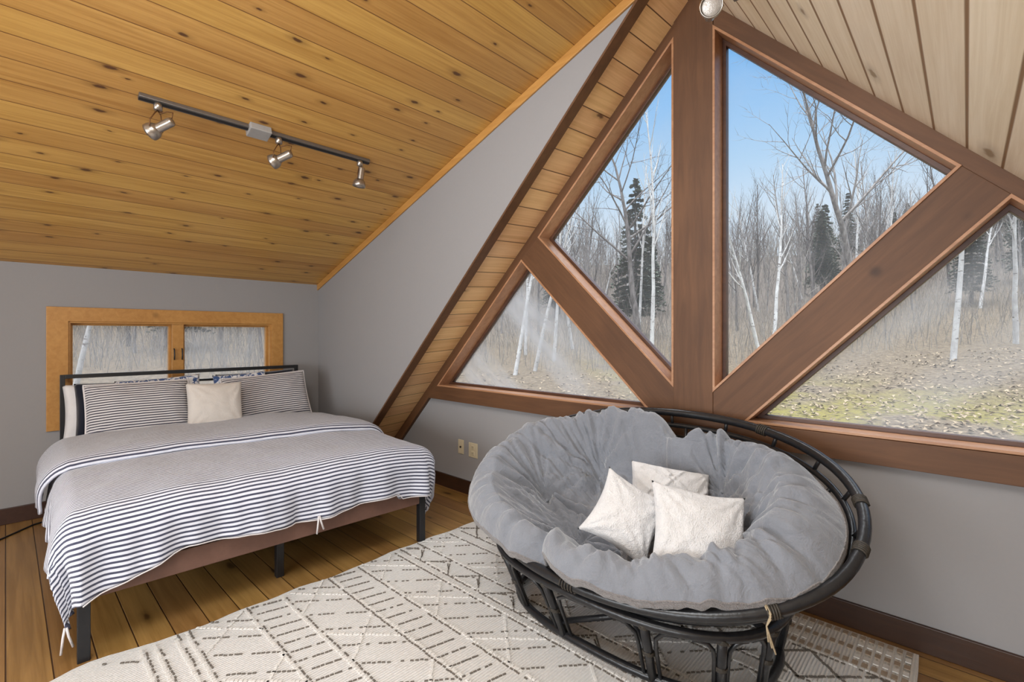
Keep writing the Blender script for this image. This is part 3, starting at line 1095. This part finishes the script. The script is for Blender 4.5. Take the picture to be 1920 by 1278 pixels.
def ctop(rho, t):
    ox, ov = outline(t)
    x, v = ox * rho, ov * rho
    if rho < .78:
        q = rho / .78
        n = -.272 + .368 * q ** 2.5 * (1.25 - .25 * q ** 2)
    else:
        q = (rho - .78) / .22
        n = .096 - .125 * q ** 2.4
    n -= .070 * math.exp(-(angd(t, R(58)) / .36) ** 2) * rho ** 3 + .03 * math.exp(-(angd(t, R(125)) / .5) ** 2) * rho ** 3 + .05 * math.exp(-(angd(t, BACK) / .16) ** 2) * rho ** 3
    n -= .040 * math.exp(-(angd(t, R(285)) / .75) ** 2) * min(1, (rho / .7) ** 3) * (1 - max(0, (rho - .78) / .22))
    n += .048 * max(0, (rho - .70) / .30) * math.exp(-(angd(t, R(262)) / 1.0) ** 4)
    # the two lobes: a valley along the middle
    vx = x - (.02 + .22 * (v - .1))
    n -= .060 * math.exp(-(vx / .06) ** 2) * min(1, rho * 1.2)
    # tufts
    for q, (bx, bv) in enumerate(BTN):
        dx, dv_ = x - bx, v - bv
        d = math.hypot(dx, dv_)
        n -= .105 * math.exp(-(d / .075) ** 1.1)
        a = math.atan2(dv_, dx)
        wr = abs(noise.noise((math.cos(a) * 3.4 + q * 3.1, math.sin(a) * 3.4, q * 1.7 + .3)))
        n += .17 * (wr - .22) * math.exp(-d / .18) * min(1, d / .06)
# pleats running in from the seam
    e_ = min(1, max(0, (rho - .22) / .55))
    e_ = e_ * e_ * (3 - 2 * e_) * (1 - .55 * max(0, (rho - .86) / .14))
    tw = t + .25 * (1 - rho)
    pl = abs(noise.noise((tw * 5.5, rho * 1.4, 6.6))) * .75 + abs(noise.noise((tw * 15.0, rho * 2.2, 1.2))) * .50 + abs(noise.noise((tw * 34.0, rho * 3.0, 9.2))) * .22
    n += .082 * e_ * (pl ** .8 - .42) * (1.2 - .6 * rho)
    n += .022 * noise.noise((x * 4.2, v * 4.2, 8.0))
    # front fold of the left lobe
    fd = angd(t, FRONT)
    n += .055 * max(0, rho - .55) / .45 * (math.exp(-fd / .30) if fd > 0 else -.5 * math.exp(fd / .12))
    return CC + EX * x + EV * v + EN * n
NT_, NR_ = 420, 96
b = MB()
def cfn(i, j):
    t = 2 * math.pi * i / NT_
    rho = (j / (NR_ - 1))
    rho = 1 - (1 - rho) ** 1.35
    return ctop(rho, t)
b.grid(cfn, NT_, NR_, closed_u=True)
cu = b.build('papasan_cushion', M['velvet'], None, smooth=True)
tag(cu, 'big tufted grey velvet double cushion lying in the black rattan chair', 'cushion')
b = MB()
up = [(1.0, .0), (1.005, -.014), (1.005, -.030), (.990, -.038), (.93, -.038), (.86, -.042), (.78, -.12), (.6, -.25), (.3, -.33), (0.02, -.345)]
def ufn(i, j):
    t = 2 * math.pi * i / NT_
    k, dn = up[j]
    ox, ov = outline(t)
    p = ctop(1.0, t)
    w = .010 * noise.noise((t * 12, j * .6, 3.3)) + .006 * noise.noise((t * 40, j * 1.5, 5.3))
    return p + (EX * ox + EV * ov) * (k - 1) + EN * (dn + w * (j > 0))
b.grid(ufn, NT_, len(up), closed_u=True)
uo = b.build('fleece_underside', M['fleece'], cu, smooth=True)
uo['label'] = 'fuzzy grey brown underside'
# frayed seam
b = MB()
b.tube([ctop(1.0, 2 * math.pi * i / 300) + EN * (.001 + .003 * noise.noise((i * .9, 1, 1))) for i in range(300)], .0028, 6, closed=True)
b.build('seam', M['fleece'], cu, smooth=True)
for q, (bx, bv) in enumerate(BTN[:3]):
    # nearest surface point
    best = min(((rho / 60, 2 * math.pi * k / 180) for rho in range(1, 60) for k in range(180)), key=lambda a: (outline(a[1])[0] * a[0] - bx) ** 2 + (outline(a[1])[1] * a[0] - bv) ** 2)
    p = ctop(*best)
    b = MB(); b.lathe([(.002, .006), (.009, .004), (.012, 0), (.010, -.004)], Matrix.Translation(p) @ EN.to_track_quat('Z', 'Y').to_matrix().to_4x4(), 12)
    b.build('tuft_button', M['velvet'], cu, smooth=True)

sR, sU = Vector((.726, .688, 0)), Vector((-.36, .38, .85))
put_pillow('scatter_cushion', 'plush', .34, .30, .15, (-.925, 1.955, .562), sR * .98 - sU * .19, sR * .10 + sU, 'ivory pintucked cushion behind the other two on the grey seat', 'cushion', seed=31, pintuck=True, n=60, ear=.07, wr=.006, pw=.36)
put_pillow('scatter_cushion', 'plush', .285, .285, .14, (-.97, 1.675, .566), sR * .84 - sU * .52, sR * .36 + sU * .94, 'ivory plush cushion standing on its corner, left on the grey seat', 'cushion', seed=37, ear=.16, wr=.012, pw=.40)
put_pillow('scatter_cushion', 'plush', .345, .33, .15, (-.695, 1.70, .563), sR * .98 - sU * .19, sR * .17 + sU * .98, 'ivory plush cushion lying at the right front of the grey seat', 'cushion', seed=43, ear=.12, wr=.012, pw=.38)

# ------------------------------------------------------------------ track lights
def spot_head(parent, M0, aim, bulb_face=False, arm=.085):
    """adapter at the origin of M0, hanging along -Z; aim is the direction of the lamp in the same frame"""
    aim = Vector(aim).normalized()
    root = MB()
    root.lathe([(.017, 0), (.019, -.012), (.019, -.030), (.012, -.034)], M0, 16)
    hd = root.build('spotlight', M['nickel'], parent, smooth=True)
    side = aim.cross(Vector((0, 0, 1)))
    if side.length < .1:
        side = Vector((1, 0, 0))
    side.normalize()
    ctr = Vector((0, 0, -.034 - arm)) + aim * .01
    for sg in (-1, 1):
        b = MB()
        pts = [Vector((0, 0, -.030)), Vector((0, 0, -.05)) + side * sg * .018, ctr + Vector((0, 0, .035)) + side * sg * .036, ctr + side * sg * .041]
        b.tube([M0 @ p for p in pts], .0028, 6)
        b.build('yoke', M['bronze'], hd, smooth=True)
    b = MB()
    back = ctr - aim * .085
    pts = [Vector((0, 0, -.034)), Vector((0, 0, -.055)) - aim * .01, Vector((0, 0, -.06)) - aim * .05, back + Vector((0, 0, .040)) - aim * .006, back + Vector((0, 0, .012))]
    b.tube([M0 @ p for p in pts], .0028, 6)
    b.build('supply_wire', M['bronze'], hd, smooth=True)
    q = aim.to_track_quat('Z', 'Y').to_matrix().to_4x4()
    Mh = M0 @ Matrix.Translation(ctr) @ q
    b = MB()
    b.lathe([(.010, -.092), (.019, -.088), (.0215, -.080), (.0215, -.012), (.0225, -.008)], Mh, 20)
    b.build('lamp_barrel', M['nickel'], hd, smooth=True)
    b = MB()
    b.lathe([(.024, -.012), (.036, .004), (.0405, .022), (.0405, .034), (.037, .036), (.036, .026)], Mh, 24)
    b.build('reflector_ring', M['nickel'], hd, smooth=True)
    b = MB()
    b.lathe([(.036, .024), (.030, .030), (.015, .034), (.004, .035)], Mh, 24)
    b.build('lamp_lens', M['glassbulb'], hd, smooth=True)
    return hd

SL = math.atan(.345)
tr = empty('track_light', (-2.838, 1.03, dorm(-2.838)))
tr.rotation_euler = (0, -SL, 0)
tag(tr, 'grey track light with three nickel spotlights on the orange pine ceiling', 'track light')
b = MB(); b.box((-.018, -.60, -.022), (.018, .60, 0)); b.build('track', M['steel_dark'], tr, bevel=.003)
b = MB(); b.box((-.007, -.60, -.026), (.007, .60, -.021)); b.build('track_slot', M['black'], tr)
b = MB(); b.box((-.040, -.125, -.040), (.040, -.015, 0)); b.build('feed_box', M['box'], tr, bevel=.004)
for yy, aim in ((-.525, (-.60, -.52, -.36)), (.035, (-.62, -.50, -.34)), (.535, (-.12, -.10, -1.0))):
    m0 = Matrix.Translation((0, yy, -.024)) @ Matrix.Rotation(SL, 4, 'Y')
    spot_head(tr, m0, aim)
# second track near the ridge, only one head in view
t2 = empty('ridge_spotlight', (-.690, 1.80, roofR(-.690) - .01))
tag(t2, 'nickel spotlight with round lens at the top edge, in front of the window peak', 'spotlight')
b = MB(); b.box((-.018, -.30, -.030), (.018, .30, .012)); b.build('track', M['steel_dark'], t2, bevel=.003)
spot_head(t2, Matrix.Translation((0, 0, -.026)), (.35, -.80, -.25), arm=.155)

# ------------------------------------------------------------------ outdoors
def gz(x, y):
    r = math.hypot(x, y)
    ks = [(0, -1.3), (4, -1.0), (6, -.72), (8, -.42), (12, -.12), (16, .22), (20, .8), (28, 2.0), (40, 4.6), (60, 9.5), (90, 14)]
    for (a, za), (c, zc) in zip(ks, ks[1:]):
        if r <= c:
            z = za + (zc - za) * (r - a) / (c - a)
            break
    else:
        z = 14
    return z + .18 * noise.noise((x * .25, y * .25, 1.1)) * min(1, r / 10) + .05 * noise.noise((x * 1.1, y * 1.1, 5.1))

def make_ground():
    t = NT('leaf_litter_ground')
    v = t.coords()
    n1 = t.noise(v, 9, 6, .7)
    n2 = t.noise(v, 38, 4, .7)
    n3 = t.noise(v, .55, 3, .5)
    c = t.mix(t.step(n1, .35, .65), (.075, .054, .037), (.175, .135, .092))
    c = t.mix(t.M('MULTIPLY', t.step(n2, .52, .66), .6), c, (.29, .245, .18))
    cc = t.sep(v)
    near = t.M('MULTIPLY', t.M('SUBTRACT', 1.0, t.step(cc[1], 11.0, 16.0)), t.step(t.M('ADD', cc[1], t.M('MULTIPLY', cc[0], .9)), 4.0, 6.5))
    far = t.step(t.M('ADD', cc[1], t.M('MULTIPLY', cc[0], -1.0)), 24.0, 46.0)
    c = t.mix(t.M('MULTIPLY', far, .85), c, (.10, .082, .072))
    moss = t.M('MULTIPLY', t.M('MULTIPLY', t.step(n3, .36, .50), t.step(n1, .30, .58)), near)
    c = t.mix(t.M('MULTIPLY', moss, .8), c, (.195, .168, .032))
    nm = t.bump(t.M('ADD', n1, n2), .8, .05)
    m = t.done(t.bsdf(c, .95, nm, 0, 0, .1))
    b = MB()
    nr, na = 46, 90
    def P(i, j):
        r = 3.2 * (95 / 3.2) ** (i / (nr - 1))
        a = R(60) + R(160) * j / (na - 1)
        x, y = r * math.cos(a), r * math.sin(a)
        return (x, y, gz(x, y))
    b.grid(P, nr, na)
    return struct(b.build('ground', m, smooth=True))
make_ground()

def bark(name, ca, cb, sc=(8, 8, 2), spots=None):
    t = NT(name)
    v = t.coords()
    mp = t.n('ShaderNodeMapping'); t.l(v, mp.inputs[0]); mp.inputs['Scale'].default_value = sc
    f = t.noise(mp.outputs[0], 1.0, 4, .65)
    c = t.mix(t.step(f, .35, .68), ca, cb)
    if spots:
        mp2 = t.n('ShaderNodeMapping'); t.l(v, mp2.inputs[0]); mp2.inputs['Scale'].default_value = (5, 5, 14)
        f2 = t.noise(mp2.outputs[0], 1.0, 2, .6)
        c = t.mix(t.step(f2, .60, .68), c, spots)
    return t.done(t.bsdf(c, .9, t.bump(f, .4, .03), 0, 0, .15))
M['bark'] = bark('grey_bark', (.12, .106, .098), (.27, .245, .23))
M['bark_d'] = bark('dark_bark', (.07, .060, .056), (.17, .15, .142))
M['birch'] = bark('white_birch_bark', (.40, .385, .37), (.56, .545, .53), (6, 6, 3), (.12, .10, .09))
M['needle'] = plain('evergreen_needles', (.062, .078, .052), .9, 0, 8, .35)
M['needle_trunk'] = M['bark_d']
M['twig'] = bark('brush_twigs', (.115, .099, .085), (.26, .23, .20))

def grow(b, p, d, L, r, lvl, rng, spec):
    m = 5 if lvl else 9
    pts, rad = [p.copy()], [r]
    cur, dr = p.copy(), d.copy()
    for i in range(m):
        wob = spec['wob'] * (1 + .5 * lvl)
        dr = (dr + Vector((rng.uniform(-wob, wob), rng.uniform(-wob, wob), rng.uniform(-wob, wob) + spec['up'] * (1 if lvl else 0)))).normalized()
        cur = cur + dr * L / m
        pts.append(cur.copy())
        rad.append(r * (1 - .82 * (i + 1) / m))
    b.tube(pts, rad, (7, 4, 3, 3)[lvl], cap=False)
    if lvl >= spec['depth']:
        return
    cnt = spec['n'][lvl]
    for q in range(cnt):
        f = spec['start'] + (1 - spec['start']) * (q + rng.random()) / cnt if lvl == 0 else .2 + .8 * (q + rng.random()) / cnt
        i = min(m - 1, int(f * m))
        pp = pts[i].lerp(pts[i + 1], f * m - i)
        tg = (pts[i + 1] - pts[i]).normalized()
        az = rng.uniform(0, 2 * math.pi)
        o1 = tg.orthogonal().normalized()
        o2 = tg.cross(o1)
        out = (o1 * math.cos(az) + o2 * math.sin(az))
        sp = rng.uniform(*spec['ang'])
        nd = (tg * math.cos(sp) + out * math.sin(sp)).normalized()
        grow(b, pp, nd, L * rng.uniform(*spec['len']) * (1 - .45 * f), max(spec['minr'], rad[i] * .55), lvl + 1, rng, spec)

def tree_mesh(seed, H, r, spec, lean=(0, 0)):
    rng = random.Random(seed)
    b = MB()
    grow(b, Vector((0, 0, -.3)), Vector((lean[0], lean[1], 1)).normalized(), H, r, 0, rng, spec)
    return b
BARE = dict(n=(20, 6, 3), start=.30, ang=(.35, .80), len=(.20, .42), wob=.06, up=.14, depth=3, minr=.005)
CROWN = dict(n=(13, 7, 5), start=.42, ang=(.55, 1.05), len=(.42, .62), wob=.10, up=.06, depth=3, minr=.007)
BIRCH = dict(n=(11, 4, 3), start=.45, ang=(.35, .75), len=(.18, .34), wob=.045, up=.12, depth=2, minr=.006)
bare_v = [tree_mesh(100 + i, 8 + i * .5, .065 + .010 * i, BARE) for i in range(6)]
crown_v = [tree_mesh(200 + i, 11.5, .19, CROWN) for i in range(2)]
birch_v = [tree_mesh(300 + i, 7.5 + i, .085, BIRCH, ((-.22, .0), (.18, .05), (0.02, 0))[i % 3]) for i in range(3)]

def conifer(seed, H):
    rng = random.Random(seed)
    t = MB(); t.tube([(0, 0, -.3), (0, 0, H * .5), (0, 0, H)], [.14, .08, .01], 6, cap=False)
    b = MB()
    z = H * .16
    while z < H:
        k = 1 - z / H
        nb = int(5 + 7 * k)
        for q in range(nb):
            a = rng.uniform(0, 2 * math.pi)
            L = (H * .20 * k + .15) * rng.uniform(.7, 1.1)
            d = Vector((math.cos(a), math.sin(a), 0)); sd = Vector((-d.y, d.x, 0))
            for f in (.25, .45, .65, .82, 1.0):
                c_ = Vector((0, 0, z)) + d * L * f + Vector((0, 0, -.25 * L * f * f + rng.uniform(-.04, .04)))
                for s_ in (-1, 1):
                    w = .32 * L * (1.15 - f) + .10
                    tip = c_ + sd * s_ * w + d * w * .55 + Vector((0, 0, rng.uniform(-.10, .06)))
                    n0 = len(b.v)
                    b.v += [tuple(c_ - d * .07), tuple(c_ + d * .10 + Vector((0, 0, .03))), tuple(tip), tuple(c_ + sd * s_ * w * .4 + Vector((0, 0, -.09)))]
                    b.face((n0, n0 + 1, n0 + 2)); b.face((n0, n0 + 2, n0 + 3))
        z += H * .030 * rng.uniform(.8, 1.2)
    return t, b
con_v = [conifer(400 + i, 6.0 + .9 * i) for i in range(3)]

protos = {}
def place(kind, idx, x, y, sc, rz, label, group=None):
    key = (kind, idx)
    src = {'bare': bare_v, 'crown': crown_v, 'birch': birch_v, 'con': con_v}[kind][idx]
    name = {'bare': 'bare_tree', 'crown': 'bare_tree', 'birch': 'birch_tree', 'con': 'evergreen_tree'}[kind]
    if key not in protos:
        if kind == 'con':
            o = src[0].build(name, M['bark_d'], None, smooth=True, fix=False)
            ch = src[1].build('foliage', M['needle'], o, fix=False)
        else:
            o = src.build(name, M['birch'] if kind == 'birch' else M['bark' if idx % 2 == 0 else 'bark_d'], None, smooth=True, fix=False)
        protos[key] = o
    else:
        p = protos[key]
        o = p.copy(); COL.objects.link(o)
        for c_ in p.children:
            d = c_.copy(); COL.objects.link(d); d.parent = o
    o.location = (x, y, gz(x, y)); o.rotation_euler = (0, 0, rz); o.scale = (sc, sc, sc)
    tag(o, label, 'tree', group)
    return o

CA, SA = math.cos(R(43.47)), math.sin(R(43.47))
def spot_at(az, dist):
    """ground point at a bearing (tangent of the angle off the room diagonal) and distance along it"""
    return (az * dist * CA - dist * SA, az * dist * SA + dist * CA)
GB = 'bare grey trees in the woods outside'
LB = 'leafless grey woodland tree among the crowd of trees outside'
GW = 'thin white birches in the woods outside'
LW = 'thin white birch trunk among the grey woods outside'
GC = 'dark evergreens in the woods outside'
LC = 'dark evergreen tree standing among the bare woods outside'
# trees one can point to
x, y = spot_at((1605 - 960) / 900, 19); place('crown', 0, x, y, .86, 1.2, 'tall wide-branched bare tree against the sky in the upper right pane')
x, y = spot_at((1637 - 960) / 900, 20); place('bare', 1, x, y, .72, .4, 'slim dark bare trunk just right of the tallest wide-branched tree')
x, y = spot_at((1786 - 960) / 900, 13.5); place('birch', 2, x, y, .95, .3, 'thick white birch trunk in the lower right triangular pane')
x, y = spot_at((1437 - 960) / 900, 13); place('birch', 0, x, y, .72, R(43), 'white birch leaning left behind the lower part of the upper right pane')
x, y = spot_at((1447 - 960) / 900, 16); place('birch', 1, x, y, .85, R(60), 'forked pale birch right of the leaning birch in the upper right pane')
x, y = spot_at((963 - 960) / 900, 14); place('birch', 1, x, y, .80, R(40), 'slanting white birch furthest left in the fogged lower left triangular pane')
x, y = spot_at((1222 - 960) / 900, 15); place('birch', 2, x, y, .9, 2.0, 'straight white birch in the upper left pane nearest the post')
x, y = spot_at((1203 - 960) / 900, 17); place('crown', 1, x, y, .72, .5, 'dark branching bare tree against the sky in the upper left pane')
x, y = spot_at((128 - 960) / 900, 8.5); place('birch', 0, x, y, .62, R(220), 'white branching birch at the left edge of the small bed window')
for px_, d_, i_, sc_, rz_ in ((1000, 15, 0, .8, 3.4), (1038, 17, 2, .8, 1.0), (985, 18, 2, .8, 2.0), (1075, 19, 1, .8, 4.0), (1196, 20, 2, .8, .2), (1905, 15, 1, .9, 4.2), (1600, 24, 2, .9, 1.1)):
    x, y = spot_at((px_ - 960) / 900, d_); place('birch', i_, x, y, sc_, rz_, LW, GW)
rng = random.Random(77)
def scatter(px0, px1, count, d0, d1, kinds):
    for _ in range(count):
        az = (rng.uniform(px0, px1) - 960) / 900
        d = d0 + (d1 - d0) * rng.random() ** .8
        x, y = spot_at(az, d)
        k = rng.random()
        if k < kinds[0]:
            place('bare', rng.randrange(6), x, y, rng.uniform(.45, .82), rng.uniform(0, 6.28), LB, GB)
        elif k < kinds[1]:
            place('birch', rng.randrange(3), x, y, rng.uniform(.6, .95), rng.uniform(0, 6.28), LW, GW)
        else:
            place('con', rng.randrange(3), x, y, rng.uniform(.55, .95), rng.uniform(0, 6.28), LC, GC)
scatter(1370, 1935, 115, 20, 52, (.80, .88))
scatter(870, 1262, 95, 20, 52, (.84, .93))
scatter(130, 500, 46, 14, 38, (.76, .86))

# brush: thin stems no one could count
b = MB()
rng = random.Random(5)
for (p0, p1, cnt, d0, d1) in ((1360, 1960, 5200, 15, 66), (850, 1270, 3800, 15, 66), (100, 520, 2400, 12.5, 36)):
    for _ in range(cnt):
        az = (rng.uniform(p0, p1) - 960) / 900
        d = d0 + (d1 - d0) * rng.random()
        x, y = spot_at(az, d)
        z = gz(x, y) - .05
        h = rng.uniform(.5, 2.4) * (.6 + .4 * rng.random()) * (1 + max(0, d - 24) / 22)
        lx, ly = rng.uniform(-.35, .35), rng.uniform(-.35, .35)
        rr = rng.uniform(.004, .011) * (1 + max(0, d - 24) / 26)
        b.tube([(x, y, z), (x + lx * h * .4, y + ly * h * .4, z + h * .55), (x + lx * h, y + ly * h, z + h)], [rr, rr * .8, rr * .3], 3, cap=False)
        for _k in range(2):
            f = rng.uniform(.4, .9)
            q = Vector((x + lx * h * f * f, y + ly * h * f * f, z + h * f))
            e_ = q + Vector((rng.uniform(-.4, .4), rng.uniform(-.4, .4), rng.uniform(.2, .6))) * h * .5
            b.tube([q, e_], [rr * .6, rr * .25], 3, cap=False)
o = b.build('brush_thicket', M['twig'], None, fix=False)
tag(o, 'grey brown thicket of bare brush stems at the foot of the woods', 'brush', None, 'stuff')
# fallen leaves
b = MB()
for _ in range(3000):
    p0, p1 = ((1400, 1960), (860, 1240))[rng.random() < .3]
    az = (rng.uniform(p0, p1) - 960) / 900
    d = 5.5 + 9 * rng.random() ** 1.5
    x, y = spot_at(az, d)
    z = gz(x, y) + .02
    a = rng.uniform(0, 6.28)
    l_, w = rng.uniform(.03, .07), rng.uniform(.02, .04)
    dx, dy = math.cos(a), math.sin(a)
    t1, t2 = rng.uniform(-.02, .04), rng.uniform(-.02, .04)
    b.quad((x - dx * l_, y - dy * l_, z + t1), (x - dy * w, y + dx * w, z + t2 + .012), (x + dx * l_, y + dy * l_, z), (x + dy * w, y - dx * w, z + t2))
lt = NT('fallen_leaves')
oi = lt.noise(lt.coords(), 12, 2, .6)
lm = lt.done(lt.bsdf(lt.mix(lt.step(oi, .35, .65), (.12, .08, .045), (.29, .22, .14)), .85))
o = b.build('leaf_litter', lm, None, fix=False)
tag(o, 'pale fallen leaves scattered over the ground outside the right window', 'leaves', None, 'stuff')
